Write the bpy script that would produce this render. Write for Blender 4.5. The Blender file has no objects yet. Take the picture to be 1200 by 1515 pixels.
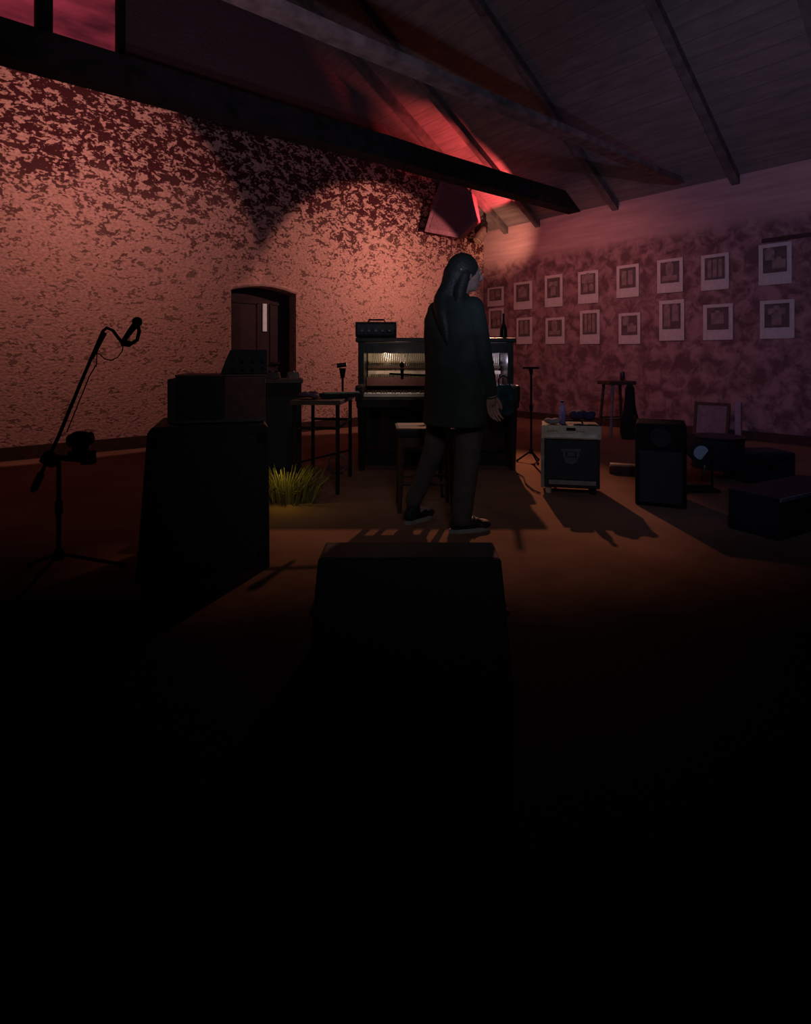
import bpy, bmesh, math, random
from mathutils import Vector, Matrix
random.seed(7)
PI = math.pi
scene = bpy.context.scene
COL = scene.collection

# ------------------------------------------------------------------ place
# room: right wall is the plane X=0, left (gable) wall the plane Y=0, floor Z=0
F_PX = 821.0
CAM = Vector((-8.13, -7.10, 1.07))
FW = Vector((0.654, 0.756, 0)).normalized()
RT = Vector((FW.y, -FW.x, 0))
HZ = 530.0
YAW = math.atan2(FW.y, FW.x) - PI/2          # object with local +Y looking away from the camera

def W(px, depth, z=0.0):
    p = CAM + RT*((px-600)/F_PX*depth) + FW*depth
    return Vector((p.x, p.y, z))
def ZZ(py, depth):
    return CAM.z + (HZ-py)/F_PX*depth
def ray(px, py):
    return FW + RT*((px-600)/F_PX) + Vector((0, 0, (HZ-py)/F_PX))
def on_right(px, py):
    r = ray(px, py); t = (0-CAM.x)/r.x; return CAM + r*t
def on_left(px, py):
    r = ray(px, py); t = (0-CAM.y)/r.y; return CAM + r*t

# ------------------------------------------------------------------ materials
MATS = {}
def mat(name, col, rough=0.7, metal=0.0, var=0.25, scale=18.0, bump=0.15, emit=None, estr=0.0, spec=0.3):
    if name in MATS: return MATS[name]
    m = bpy.data.materials.new(name); m.use_nodes = True
    nt = m.node_tree; b = nt.nodes['Principled BSDF']
    tc = nt.nodes.new('ShaderNodeTexCoord'); nz = nt.nodes.new('ShaderNodeTexNoise')
    nz.inputs['Scale'].default_value = scale; nz.inputs['Detail'].default_value = 4
    nt.links.new(tc.outputs['Object'], nz.inputs['Vector'])
    rp = nt.nodes.new('ShaderNodeValToRGB')
    c = Vector(col)
    rp.color_ramp.elements[0].position = .3; rp.color_ramp.elements[1].position = .7
    rp.color_ramp.elements[0].color = (*(c*(1-var)), 1); rp.color_ramp.elements[1].color = (*(c*(1+var)), 1)
    nt.links.new(nz.outputs['Fac'], rp.inputs['Fac']); nt.links.new(rp.outputs['Color'], b.inputs['Base Color'])
    b.inputs['Roughness'].default_value = rough; b.inputs['Metallic'].default_value = metal
    b.inputs['Specular IOR Level'].default_value = spec
    if bump:
        bp = nt.nodes.new('ShaderNodeBump'); bp.inputs['Strength'].default_value = bump; bp.inputs['Distance'].default_value = .01
        nt.links.new(nz.outputs['Fac'], bp.inputs['Height']); nt.links.new(bp.outputs['Normal'], b.inputs['Normal'])
    if emit:
        b.inputs['Emission Color'].default_value = (*emit, 1); b.inputs['Emission Strength'].default_value = estr
    MATS[name] = m; return m

BLACK = mat('black_vinyl', (.026, .026, .030), .7)
MATTE = mat('matte_black', (.014, .013, .015), .9, spec=.1)
GRILLE = mat('speaker_grille', (.045, .045, .05), .8, scale=200, var=.6, spec=.1)
STEEL = mat('dark_steel', (.05, .05, .055), .35, .8)
CHROME = mat('chrome', (.5, .5, .52), .25, .9)
PIANO = mat('piano_black', (.012, .010, .010), .35, spec=.5)
IVORY = mat('ivory_keys', (.78, .72, .66), .4, var=.05)
CREAM = mat('cream_vinyl', (.62, .54, .40), .6)
DARKWOOD = mat('dark_wood', (.06, .030, .020), .6, scale=30)
REDWOOD = mat('reddish_wood', (.13, .05, .045), .55, scale=25)
PALEWOOD = mat('pale_wood', (.32, .24, .16), .6)
PAPER = mat('poster_paper', (.52, .47, .45), .8, var=.1)
INK = mat('poster_ink', (.11, .075, .075), .8, var=.3, scale=9)
INKMID = mat('poster_mid_tone', (.24, .17, .16), .8, var=.3, scale=14)
RUBBER = mat('rubber', (.02, .02, .02), .9)

def nodes_mat(name):
    m = bpy.data.materials.new(name); m.use_nodes = True
    nt = m.node_tree; return m, nt, nt.nodes['Principled BSDF']
def N(nt, t, **kw):
    n = nt.nodes.new(t)
    for k, v in kw.items():
        if k in n.inputs: n.inputs[k].default_value = v
        else: setattr(n, k, v)
    return n
def math_node(nt, op, a, b=None, c=None, clamp=False):
    n = nt.nodes.new('ShaderNodeMath'); n.operation = op; n.use_clamp = clamp
    for i, v in enumerate((a, b, c)):
        if v is None: continue
        if isinstance(v, (int, float)): n.inputs[i].default_value = v
        else: nt.links.new(v, n.inputs[i])
    return n.outputs[0]

def stone_wall(name, plaster, stone, axis, z0, z1, lo, hi, scale):
    """rubble wall: patches of old plaster, bare stones where z is high"""
    m, nt, b = nodes_mat(name); L = nt.links.new
    geo = N(nt, 'ShaderNodeNewGeometry'); sep = N(nt, 'ShaderNodeSeparateXYZ'); L(geo.outputs['Position'], sep.inputs[0])
    mp = N(nt, 'ShaderNodeMapping'); L(geo.outputs['Position'], mp.inputs['Vector'])
    mp.inputs['Scale'].default_value = (1, 1, 1.5)
    nz = N(nt, 'ShaderNodeTexNoise', Scale=scale, Detail=3.0, Roughness=.55, Distortion=.9)
    L(mp.outputs[0], nz.inputs['Vector'])
    n2 = N(nt, 'ShaderNodeTexNoise', Scale=scale*3.3, Detail=2.0, Roughness=.5, Distortion=.4); L(mp.outputs[0], n2.inputs['Vector'])
    big = N(nt, 'ShaderNodeTexNoise', Scale=1.1, Detail=2.0); L(geo.outputs['Position'], big.inputs['Vector'])
    h = math_node(nt, 'MULTIPLY_ADD', big.outputs['Fac'], 1.6, sep.outputs['Z'])
    h = math_node(nt, 'SUBTRACT', h, .8)
    mr = N(nt, 'ShaderNodeMapRange'); L(h, mr.inputs[0])
    mr.inputs[1].default_value = z0; mr.inputs[2].default_value = z1; mr.inputs[3].default_value = lo; mr.inputs[4].default_value = hi
    v = math_node(nt, 'MULTIPLY_ADD', n2.outputs['Fac'], .35, math_node(nt, 'MULTIPLY', nz.outputs['Fac'], .65))
    th = math_node(nt, 'SUBTRACT', v, mr.outputs[0])
    mask = math_node(nt, 'MULTIPLY_ADD', th, 22.0, .5, clamp=True)     # 1 = plaster
    pc = N(nt, 'ShaderNodeValToRGB'); L(n2.outputs['Fac'], pc.inputs['Fac'])
    p = Vector(plaster)
    pc.color_ramp.elements[0].position = .3; pc.color_ramp.elements[1].position = .72
    pc.color_ramp.elements[0].color = (*(p*.68), 1); pc.color_ramp.elements[1].color = (*(p*1.15), 1)
    # stones are darker where the plaster is gone altogether
    dk = N(nt, 'ShaderNodeMapRange'); L(h, dk.inputs[0]); dk.inputs[1].default_value = z0-.3; dk.inputs[2].default_value = z1
    sc = N(nt, 'ShaderNodeMix', data_type='RGBA'); L(dk.outputs[0], sc.inputs[0])
    sc.inputs[6].default_value = (*(p*.42), 1); sc.inputs[7].default_value = (*stone, 1)
    mx = N(nt, 'ShaderNodeMix', data_type='RGBA'); L(mask, mx.inputs[0]); L(sc.outputs[2], mx.inputs[6]); L(pc.outputs[0], mx.inputs[7])
    st = N(nt, 'ShaderNodeMapRange'); L(sep.outputs['Z'], st.inputs[0]); st.inputs[1].default_value = 4.15; st.inputs[2].default_value = 4.5
    so = N(nt, 'ShaderNodeMix', data_type='RGBA'); L(st.outputs[0], so.inputs[0]); L(mx.outputs[2], so.inputs[6]); so.inputs[7].default_value = (.17, .10, .11, 1)
    L(so.outputs[2], b.inputs['Base Color']); b.inputs['Roughness'].default_value = .95; b.inputs['Specular IOR Level'].default_value = .1
    hh = math_node(nt, 'MULTIPLY_ADD', mask, .6, n2.outputs['Fac'])
    bp = N(nt, 'ShaderNodeBump', Strength=.45, Distance=.03); L(hh, bp.inputs['Height']); L(bp.outputs[0], b.inputs['Normal'])
    return m
WALL_L = stone_wall('rubble_wall_left', (.62, .37, .31), (.07, .020, .024), 'X', 2.25, 3.4, .425, .525, 8.0)
WALL_R = stone_wall('rubble_wall_right', (.46, .27, .27), (.12, .06, .07), 'Y', 40, 50, .42, .42, 6.0)

# right wall: rough band behind the posters, smooth plaster above
def right_wall_mat():
    m, nt, b = nodes_mat('plaster_wall_right'); L = nt.links.new
    geo = N(nt, 'ShaderNodeNewGeometry'); sep = N(nt, 'ShaderNodeSeparateXYZ'); L(geo.outputs['Position'], sep.inputs[0])
    nz = N(nt, 'ShaderNodeTexNoise', Scale=5.5, Detail=4.0, Roughness=.6, Distortion=.5); L(geo.outputs['Position'], nz.inputs['Vector'])
    wv = N(nt, 'ShaderNodeTexNoise', Scale=2.0, Detail=3.0)
    mp = N(nt, 'ShaderNodeMapping'); mp.inputs['Scale'].default_value = (1, .6, 7); L(geo.outputs['Position'], mp.inputs['Vector']); L(mp.outputs[0], wv.inputs['Vector'])
    up = N(nt, 'ShaderNodeMapRange'); L(sep.outputs['Z'], up.inputs[0]); up.inputs[1].default_value = 2.75; up.inputs[2].default_value = 2.95
    r1 = N(nt, 'ShaderNodeValToRGB'); L(nz.outputs['Fac'], r1.inputs['Fac'])
    r1.color_ramp.elements[0].position = .40; r1.color_ramp.elements[1].position = .62
    r1.color_ramp.elements[0].color = (.14, .075, .08, 1); r1.color_ramp.elements[1].color = (.34, .20, .20, 1)
    r2 = N(nt, 'ShaderNodeValToRGB'); L(wv.outputs['Fac'], r2.inputs['Fac'])
    r2.color_ramp.elements[0].position = .3; r2.color_ramp.elements[1].position = .75
    r2.color_ramp.elements[0].color = (.36, .22, .22, 1); r2.color_ramp.elements[1].color = (.50, .31, .30, 1)
    mx = N(nt, 'ShaderNodeMix', data_type='RGBA'); L(up.outputs[0], mx.inputs[0]); L(r1.outputs[0], mx.inputs[6]); L(r2.outputs[0], mx.inputs[7])
    L(mx.outputs[2], b.inputs['Base Color']); b.inputs['Roughness'].default_value = .95; b.inputs['Specular IOR Level'].default_value = .1
    bp = N(nt, 'ShaderNodeBump', Strength=.5, Distance=.02); L(nz.outputs['Fac'], bp.inputs['Height']); L(bp.outputs[0], b.inputs['Normal'])
    return m
WALL_R = right_wall_mat()

def ceiling_mat():
    m, nt, b = nodes_mat('ceiling_boards'); L = nt.links.new
    geo = N(nt, 'ShaderNodeNewGeometry'); sep = N(nt, 'ShaderNodeSeparateXYZ'); L(geo.outputs['Position'], sep.inputs[0])
    fr = math_node(nt, 'FRACT', math_node(nt, 'MULTIPLY', sep.outputs['X'], 5.5))
    gap = math_node(nt, 'GREATER_THAN', fr, .08)
    nz = N(nt, 'ShaderNodeTexNoise', Scale=3.0, Detail=5.0)
    mp = N(nt, 'ShaderNodeMapping'); mp.inputs['Scale'].default_value = (5, .8, 1); L(geo.outputs['Position'], mp.inputs['Vector']); L(mp.outputs[0], nz.inputs['Vector'])
    r = N(nt, 'ShaderNodeValToRGB'); L(nz.outputs['Fac'], r.inputs['Fac'])
    r.color_ramp.elements[0].position = .3; r.color_ramp.elements[1].position = .7
    r.color_ramp.elements[0].color = (.13, .105, .10, 1); r.color_ramp.elements[1].color = (.20, .16, .15, 1)
    mx = N(nt, 'ShaderNodeMix', data_type='RGBA'); L(gap, mx.inputs[0]); mx.inputs[6].default_value = (.125, .10, .095, 1); L(r.outputs[0], mx.inputs[7])
    L(mx.outputs[2], b.inputs['Base Color']); b.inputs['Roughness'].default_value = .85
    return m
CEIL = ceiling_mat()
def floor_mat():
    m, nt, b = nodes_mat('painted_fade_floor'); L = nt.links.new
    geo = N(nt, 'ShaderNodeNewGeometry')
    nz = N(nt, 'ShaderNodeTexNoise', Scale=1.2, Detail=6.0, Roughness=.6); L(geo.outputs['Position'], nz.inputs['Vector'])
    r = N(nt, 'ShaderNodeValToRGB'); L(nz.outputs['Fac'], r.inputs['Fac'])
    r.color_ramp.elements[0].position = .35; r.color_ramp.elements[1].position = .7
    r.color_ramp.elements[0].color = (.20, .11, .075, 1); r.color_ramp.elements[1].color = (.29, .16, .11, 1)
    # brown boards at the back, shade fading to black towards the camera painted in
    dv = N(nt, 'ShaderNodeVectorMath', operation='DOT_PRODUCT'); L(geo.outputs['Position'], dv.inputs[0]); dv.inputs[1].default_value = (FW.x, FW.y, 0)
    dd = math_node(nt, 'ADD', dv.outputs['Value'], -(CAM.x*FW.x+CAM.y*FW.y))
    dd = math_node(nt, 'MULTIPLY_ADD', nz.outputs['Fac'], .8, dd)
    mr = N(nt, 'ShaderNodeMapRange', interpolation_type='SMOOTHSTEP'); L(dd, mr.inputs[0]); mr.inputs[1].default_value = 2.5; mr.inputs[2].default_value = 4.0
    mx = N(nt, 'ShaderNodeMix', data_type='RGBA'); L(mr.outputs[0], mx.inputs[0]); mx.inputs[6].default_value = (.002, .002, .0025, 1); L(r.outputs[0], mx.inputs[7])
    L(mx.outputs[2], b.inputs['Base Color']); b.inputs['Roughness'].default_value = .9; b.inputs['Specular IOR Level'].default_value = .02
    bp = N(nt, 'ShaderNodeBump', Strength=.2, Distance=.01); L(nz.outputs['Fac'], bp.inputs['Height']); L(bp.outputs[0], b.inputs['Normal'])
    return m
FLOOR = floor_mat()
BEAM = mat('blackened_beam', (.020, .017, .018), .9, scale=8, var=.4, spec=.1)
RAFT = mat('smoky_rafter', (.12, .098, .095), .9, scale=8, var=.3, spec=.1)
BEAM2 = mat('weathered_beam', (.17, .115, .11), .9, scale=8, var=.4, spec=.1)
TRIM = mat('dark_trim', (.05, .025, .02), .8)

# ------------------------------------------------------------------ mesh helpers
class MB:
    def __init__(s): s.bm = bmesh.new()
    def box(s, c, d, rot=None, bev=0.0, taper=None):
        """c centre, d dims; taper=(sx,sy) scales the top face"""
        r = bmesh.ops.create_cube(s.bm, size=1.0); vs = r['verts']
        for v in vs:
            k = taper if (taper and v.co.z > 0) else (1, 1)
            v.co = Vector((v.co.x*d[0]*k[0], v.co.y*d[1]*k[1], v.co.z*d[2]))
        if bev:
            es = list({e for v in vs for e in v.link_edges})
            g = bmesh.ops.bevel(s.bm, geom=es, offset=bev, segments=2, profile=.6, affect='EDGES')
            vs = list({v for f in g['faces'] for v in f.verts} | {v for v in vs if v.is_valid})
        M = Matrix.Translation(Vector(c)) @ (rot.to_4x4() if rot else Matrix())
        for v in vs: v.co = M @ v.co
        return s
    def prism(s, pts, y0, y1, axis='Y'):
        """extrude polygon pts (x,z) along Y"""
        def mk(p, t):
            return Vector((p[0], t, p[1])) if axis == 'Y' else (Vector((t, p[0], p[1])) if axis == 'X' else Vector((p[0], p[1], t)))
        a = [s.bm.verts.new(mk(p, y0)) for p in pts]; b = [s.bm.verts.new(mk(p, y1)) for p in pts]
        n = len(pts)
        s.bm.faces.new(a); s.bm.faces.new(b[::-1])
        for i in range(n): s.bm.faces.new((a[i], b[i], b[(i+1) % n], a[(i+1) % n]))
        return s
    def tube(s, pts, r, seg=12, caps=True):
        pts = [Vector(p) for p in pts]; n = len(pts)
        rs = r if isinstance(r, (list, tuple)) else [r]*n
        rings = []; up = None
        for i, p in enumerate(pts):
            t = (pts[min(i+1, n-1)]-pts[max(i-1, 0)]).normalized()
            if up is None:
                up = Vector((0, 0, 1)) if abs(t.z) < .9 else Vector((1, 0, 0))
            a = t.cross(up).normalized(); b = a.cross(t).normalized(); up = b
            rings.append([s.bm.verts.new(p+(a*math.cos(k*2*PI/seg)+b*math.sin(k*2*PI/seg))*rs[i]) for k in range(seg)])
        for i in range(n-1):
            for k in range(seg):
                s.bm.faces.new((rings[i][k], rings[i][(k+1) % seg], rings[i+1][(k+1) % seg], rings[i+1][k]))
        if caps:
            s.bm.faces.new(rings[0][::-1]); s.bm.faces.new(rings[-1])
        return s
    def cyl(s, c, r, h, seg=24, r2=None):
        c = Vector(c); return s.tube([c, c+Vector((0, 0, h))], [r, r if r2 is None else r2], seg)
    def sph(s, c, r, rot=None, u=20, v=14):
        d = r if isinstance(r, (list, tuple)) else (r, r, r)
        M = Matrix.Translation(Vector(c)) @ (rot.to_4x4() if rot else Matrix()) @ Matrix.Diagonal((*d, 1))
        bmesh.ops.create_uvsphere(s.bm, u_segments=u, v_segments=v, radius=1, matrix=M); return s
    def limb(s, pts, rs, seg=16):
        """tapered closed tube with round ends, for remeshed bodies"""
        P = [Vector(p) for p in pts]
        out = []; R = []
        n = len(P)
        for i in range(n-1):
            k = 6
            for j in range(k):
                t = j/k
                p0 = P[max(i-1, 0)]; p1 = P[i]; p2 = P[i+1]; p3 = P[min(i+2, n-1)]
                out.append(.5*((2*p1)+(p2-p0)*t+(2*p0-5*p1+4*p2-p3)*t*t+(3*p1-p0-3*p2+p3)*t**3))
                R.append(rs[i]*(1-t)+rs[i+1]*t)
        out.append(P[-1]); R.append(rs[-1])
        s.tube(out, R, seg); s.sph(out[0], R[0]*.995, u=seg, v=10); s.sph(out[-1], R[-1]*.995, u=seg, v=10)
        return s
    def loft(s, rings, yaw=0.0, seg=28):
        """rings: (cx,cy,z,a,b) ellipses stacked in z"""
        R = []
        for cx, cy, z, a, b in rings:
            rr = []
            for k in range(seg):
                t = k*2*PI/seg; x = a*math.cos(t); y = b*math.sin(t)
                rr.append(s.bm.verts.new((cx+x*math.cos(yaw)-y*math.sin(yaw), cy+x*math.sin(yaw)+y*math.cos(yaw), z)))
            R.append(rr)
        for i in range(len(R)-1):
            for k in range(seg): s.bm.faces.new((R[i][k], R[i][(k+1) % seg], R[i+1][(k+1) % seg], R[i+1][k]))
        s.bm.faces.new(R[0][::-1]); s.bm.faces.new(R[-1]); return s
    def build(s, name, m, parent=None, smooth=False, remesh=None, label=None, bevel=0):
        bmesh.ops.recalc_face_normals(s.bm, faces=s.bm.faces)
        me = bpy.data.meshes.new(name); s.bm.to_mesh(me); s.bm.free()
        me.materials.append(m)
        o = bpy.data.objects.new(name, me); COL.objects.link(o)
        if parent: o.parent = parent
        if smooth or remesh:
            for p in me.polygons: p.use_smooth = True
        if remesh:
            md = o.modifiers.new('r', 'REMESH'); md.mode = 'VOXEL'; md.voxel_size = remesh; md.use_smooth_shade = True
            sm = o.modifiers.new('s', 'SMOOTH'); sm.factor = .5; sm.iterations = 4
        if bevel:
            bv = o.modifiers.new('b', 'BEVEL'); bv.width = bevel; bv.segments = 2; bv.limit_method = 'ANGLE'
        if label: o['label'] = label
        return o

def tag(o, label, cat, group=None):
    o['label'] = label; o['category'] = cat
    if group: o['group'] = group
    return o
def thing(name, label, cat, loc, rz=0.0, group=None, scale=1.0):
    o = bpy.data.objects.new(name, None); COL.objects.link(o); o.empty_display_size = .1
    o.location = loc; o.rotation_euler = (0, 0, rz)
    return tag(o, label, cat, group)
def struct(name, mb, m, parent=None, **kw):
    o = mb.build(name, m, parent, **kw)
    if not parent: o['kind'] = 'structure'
    return o
def here(px, depth, name, label, cat, rz=0.0, z=0.0, group=None):
    return thing(name, label, cat, W(px, depth, z), YAW+rz, group)
def RX(a): return Matrix.Rotation(a, 3, 'X')
def RY(a): return Matrix.Rotation(a, 3, 'Y')
def RZ(a): return Matrix.Rotation(a, 3, 'Z')

# ------------------------------------------------------------------ room shell
EAVE = 3.45; SL = .577; RIDGE = -7.2; XL = -14.0; YB = -13.0
rz_ = EAVE+SL*7.2
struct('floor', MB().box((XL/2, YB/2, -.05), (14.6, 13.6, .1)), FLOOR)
# door opening position on the left wall
dL = on_left(342, 500).x; dR = on_left(438, 500).x; DTOP = 2.10
# left wall with the arched doorway cut by construction
def gable_wall():
    mb = MB(); t = .35
    def slab(pts): mb.prism(pts, 0, t)
    zt = lambda x: EAVE+SL*min(-x, 7.2) - (SL*max(0, -x-7.2))
    slab([(dR, 0), (0.0, 0), (0.0, zt(0)), (dR, zt(dR))])
    # two red bays high up
    wx0, wx1, wz0, wz1 = WX0, WX1, WZ0, WZ1
    slab([(XL, 0), (dL, 0), (dL, wz0), (XL, wz0)])
    slab([(wx1, wz0), (dL, wz0), (dL, zt(dL)), (wx1, zt(wx1))])
    slab([(wx0, wz1), (wx1, wz1), (wx1, zt(wx1)), (RIDGE, rz_), (wx0, zt(wx0))])
    slab([(XL, wz0), (wx0, wz0), (wx0, zt(wx0)), (XL, zt(XL))])
    # above the door: segmental arch
    n = 12; arc = []
    for i in range(n+1):
        u = i/n; arc.append((dL+(dR-dL)*u, 1.985+.075*math.sin(PI*u)))
    for i in range(n):
        (x0, z0), (x1, z1) = arc[i], arc[i+1]
        slab([(x0, z0), (x1, z1), (x1, zt(x1)), (x0, zt(x0))])
    return mb, arc
wb = on_left(0, 46); wb2 = on_left(186, 46)
WX1 = wb2.x; WX0 = WX1-2.6; WZ0 = 4.42; WZ1 = 5.6
gw, ARC = gable_wall()
struct('wall_left', gw, WALL_L)
struct('wall_right', MB().box((.15, YB/2, EAVE/2+.03), (.3, -YB+.6, EAVE+.06)), WALL_R)
struct('wall_back', MB().box((XL/2, YB-.15, 2.5), (14.6, .3, 5.0)), MATTE)
struct('wall_far_left', MB().box((XL-.15, YB/2, 2.5), (.3, 13.6, 5.0)), MATTE)
cb = MB()
cb.prism([(.3, EAVE-SL*.3+.04), (RIDGE, rz_+.04), (RIDGE, rz_+.2), (.3, EAVE-SL*.3+.2)], .35, YB)
cb.prism([(RIDGE, rz_+.04), (XL-.3, EAVE+SL*(14.4-7.5)-SL*6.9+.3), (XL-.3, EAVE+.6), (RIDGE, rz_+.2)], .35, YB)
struct('ceiling', cb, CEIL)
# skirting on the left wall
bb = MB().box(((XL+dL)/2, -.02, .07), (dL-XL, .04, .14)).box((dR/2, -.02, .07), (-dR-.06, .04, .14))
struct('baseboard_left', bb, TRIM)
struct('baseboard_right', MB().box((-.02, YB/2-.05, .06), (.04, -YB-.1, .12)), TRIM)

# tie beams running parallel to the left wall, sinking a little towards the far side
def beam(name, y, xr, zb_r, drop, h, w, m, length=11.5):
    L = length; a = math.atan2(drop, L)
    mb = MB(); n = 14
    rng = random.Random(int(abs(y)*10))
    pts = []
    for i in range(n+1):
        u = i/n; x = xr-L*u; z = zb_r-drop*u
        pts.append((x, z, rng.uniform(-.012, .012)))
    vs = []
    for x, z, j in pts:
        vs.append([mb.bm.verts.new((x, y-w/2, z+j)), mb.bm.verts.new((x, y+w/2, z+j)), mb.bm.verts.new((x, y+w/2, z+h)), mb.bm.verts.new((x, y-w/2, z+h+j))])
    for i in range(n):
        for k in range(4): mb.bm.faces.new((vs[i][k], vs[i][(k+1) % 4], vs[i+1][(k+1) % 4], vs[i+1][k]))
    mb.bm.faces.new(vs[0][::-1]); mb.bm.faces.new(vs[-1])
    return struct(name, mb, m)
beam('trim_1', -1.98, 0.05, 3.47, .24, .27, .22, BEAM)
beam('trim_2', -3.70, 0.05, 3.53, .26, .07, .16, BEAM2)
beam('trim_3', -6.6, 0.05, 3.60, .1, .22, .22, BEAM)
# rafters down the slope
k = 4
for y in (-.55, -1.25, -2.7, -4.4, -5.6):
    mb = MB(); mb.prism([(0.0, EAVE-.08), (RIDGE, rz_-.08), (RIDGE, rz_+.05), (0.0, EAVE+.05)], y-.05, y+.05)
    struct('trim_%d' % k, mb, RAFT); k += 1
# picture rail at the upper right
p1 = on_right(1128, 357); p2 = on_right(1230, 343)
struct('trim_%d' % k, MB().box((-.015, (p1.y+p2.y)/2, p1.z+.0), (.03, abs(p1.y-p2.y), .05)), TRIM)

# red-lit gable opening: frame, mullion, panes
mw = MB()
mw.box(((WX0+WX1)/2, .12, WZ0+.03), (WX1-WX0, .2, .10)).box(((WX0+WX1)/2, .12, WZ1-.03), (WX1-WX0, .2, .08))
mw.box((WX1-.02, .12, (WZ0+WZ1)/2), (.10, .2, WZ1-WZ0)).box((WX0+.02, .12, (WZ0+WZ1)/2), (.06, .2, WZ1-WZ0))
xm = on_left(66, 20).x
mw.box((xm, .08, (WZ0+WZ1)/2), (.15, .2, WZ1-WZ0))
win = struct('window_1', mw, BEAM)
mg, nt, b = nodes_mat('red_lit_pane')
geo = N(nt, 'ShaderNodeNewGeometry'); nz = N(nt, 'ShaderNodeTexNoise', Scale=1.6, Detail=3.0)
mp = N(nt, 'ShaderNodeMapping'); mp.inputs['Scale'].default_value = (1, 1, 3.5); nt.links.new(geo.outputs['Position'], mp.inputs['Vector']); nt.links.new(mp.outputs[0], nz.inputs['Vector'])
r = N(nt, 'ShaderNodeValToRGB'); nt.links.new(nz.outputs['Fac'], r.inputs['Fac'])
r.color_ramp.elements[0].position = .3; r.color_ramp.elements[1].position = .72
r.color_ramp.elements[0].color = (.055, .008, .014, 1); r.color_ramp.elements[1].color = (.30, .028, .05, 1)
nt.links.new(r.outputs[0], b.inputs['Emission Color']); b.inputs['Emission Strength'].default_value = .75
b.inputs['Base Color'].default_value = (.1, .02, .02, 1)
MB().box(((WX0+xm)/2, .2, (WZ0+WZ1)/2), (xm-WX0-.1, .02, WZ1-WZ0)).build('pane', mg, win)
MB().box(((WX1+xm)/2, .2, (WZ0+WZ1)/2), (WX1-xm-.1, .02, WZ1-WZ0)).build('pane', mg, win)

# arched door set back in the left wall
dm = MB(); xs = (dR+dL)/2; dw = dR-dL
prof = [(dL, 0)]+[(dR, 0)]+[(x, z) for x, z in ARC[::-1]]
dm.prism(prof, .20, .26)
DOORM = mat('plum_door', (.030, .014, .022), .7)
door = struct('door_1', dm, DOORM)
seam = on_left(401, 470).x
fm = MB()
for x0, x1 in ((dL+.07, seam-.10), (seam+.10, dR-.07)):
    for z0, z1 in ((.15, .85), (1.0, 1.85)):
        w_, h_ = x1-x0, z1-z0
        fm.box(((x0+x1)/2, .195, z0), (w_, .02, .03)).box(((x0+x1)/2, .195, z1), (w_, .02, .03))
        fm.box((x0, .195, (z0+z1)/2), (.03, .02, h_)).box((x1, .195, (z0+z1)/2), (.03, .02, h_))
fm.build('door_moulding', DOORM, door)
SLIT = mat('lit_slit', (.5, .5, .5), .5, emit=(.30, .24, .24), estr=.36)
z0 = ZZ(490, 7.85); z1 = ZZ(449, 7.85)
MB().box((seam, .188, (z0+z1)/2), (.055, .02, z1-z0)).build('vision_panel', SLIT, door, label='narrow pale vision panel')
MB().box((seam+.16, .17, 1.0), (.12, .03, .03)).cyl((seam+.12, .17, .99), .012, .02).build('door_handle', STEEL, door)
# thin arch lip
am = MB(); am.tube([(x, -.01, z+.03) for x, z in ARC], .035, 8)
am.build('arch_lip', mat('lip_plaster', (.60, .38, .32), .9), door)

# ------------------------------------------------------------------ posters
SH = {  # simple tonal shapes inside each picture (u0,v0,u1,v1) of the picture area
 0: [(.1,.1,.45,.9),(.55,.3,.9,.9)], 1: [(.2,.25,.8,.75)], 2: [(.3,.1,.7,.6),(.15,.55,.85,.8)],
 3: [(.1,.55,.9,.95),(.2,.1,.5,.45),(.6,.15,.9,.4)], 4: [(.15,.15,.45,.85),(.55,.15,.85,.85)],
 5: [(.1,.1,.9,.35),(.3,.4,.7,.9)], 6: [(.15,.1,.35,.9),(.42,.1,.62,.9),(.7,.1,.88,.9)], 7: [(.1,.5,.5,.9),(.4,.15,.95,.5)]}
top = [(722,425,746,453),(761,417,788,458),(807,407,833,454),(856,401,886,449),(913,392,946,440),(973,383,1011,433),(1038,376,1079,429),(1123,360,1172,421)]
bot = [(724,456,746,498),(765,470,788,509),(808,470,836,509),(859,459,888,509),(916,463,948,509),(976,444,1013,504),(1041,450,1085,503),(1125,444,1176,501)]
ordn = ['nearest the room corner, partly behind the standing person', 'second from the room corner', 'third from the room corner', 'fourth from the room corner',
        'fifth from the room corner', 'sixth from the room corner', 'second from the right edge of the photo', 'nearest the right edge of the photo']
def poster(rect, row, i):
    x0, y0, x1, y1 = rect; cx = (x0+x1)/2
    a = on_right(x0, (y0+y1)/2); bb_ = on_right(x1, (y0+y1)/2)
    zt = on_right(cx, y0).z; zb = on_right(cx, y1).z
    w = abs(a.y-bb_.y); h = zt-zb; yc = (a.y+bb_.y)/2
    word = 'upper' if row == 0 else 'lower'
    t = thing('poster', 'white bordered poster in the %s row, %s' % (word, ordn[i]), 'poster', (-.004, yc, (zt+zb)/2), -PI/2, 'posters on the right wall')
    # local x runs along the wall to the right, local -y faces the room
    MB().box((0, -.006, 0), (w, .012, h), bev=.002).build('sheet', PAPER, t)
    pw, ph = w*.72, h*.62; pz = h*.10
    MB().box((0, -.015, pz), (pw, .006, ph)).build('picture', INK, t, label='dark picture area')
    mb = MB()
    for u0, v0, u1, v1 in SH[(i+3*row) % 8]:
        mb.box(((u0+u1-1)/2*pw, -.020, pz+((v0+v1-1)/2)*ph), ((u1-u0)*pw, .004, (v1-v0)*ph))
        if row == 1 or i % 2: mb.tube([((u0+u1-1)/2*pw, -.018, pz+(v1-.5)*ph-.0), ((u0+u1-1)/2*pw, -.024, pz+(v1-.5)*ph)], min(u1-u0, .3)*pw*.45, 16)
    mb.build('figures', INKMID, t)
    return t
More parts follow.
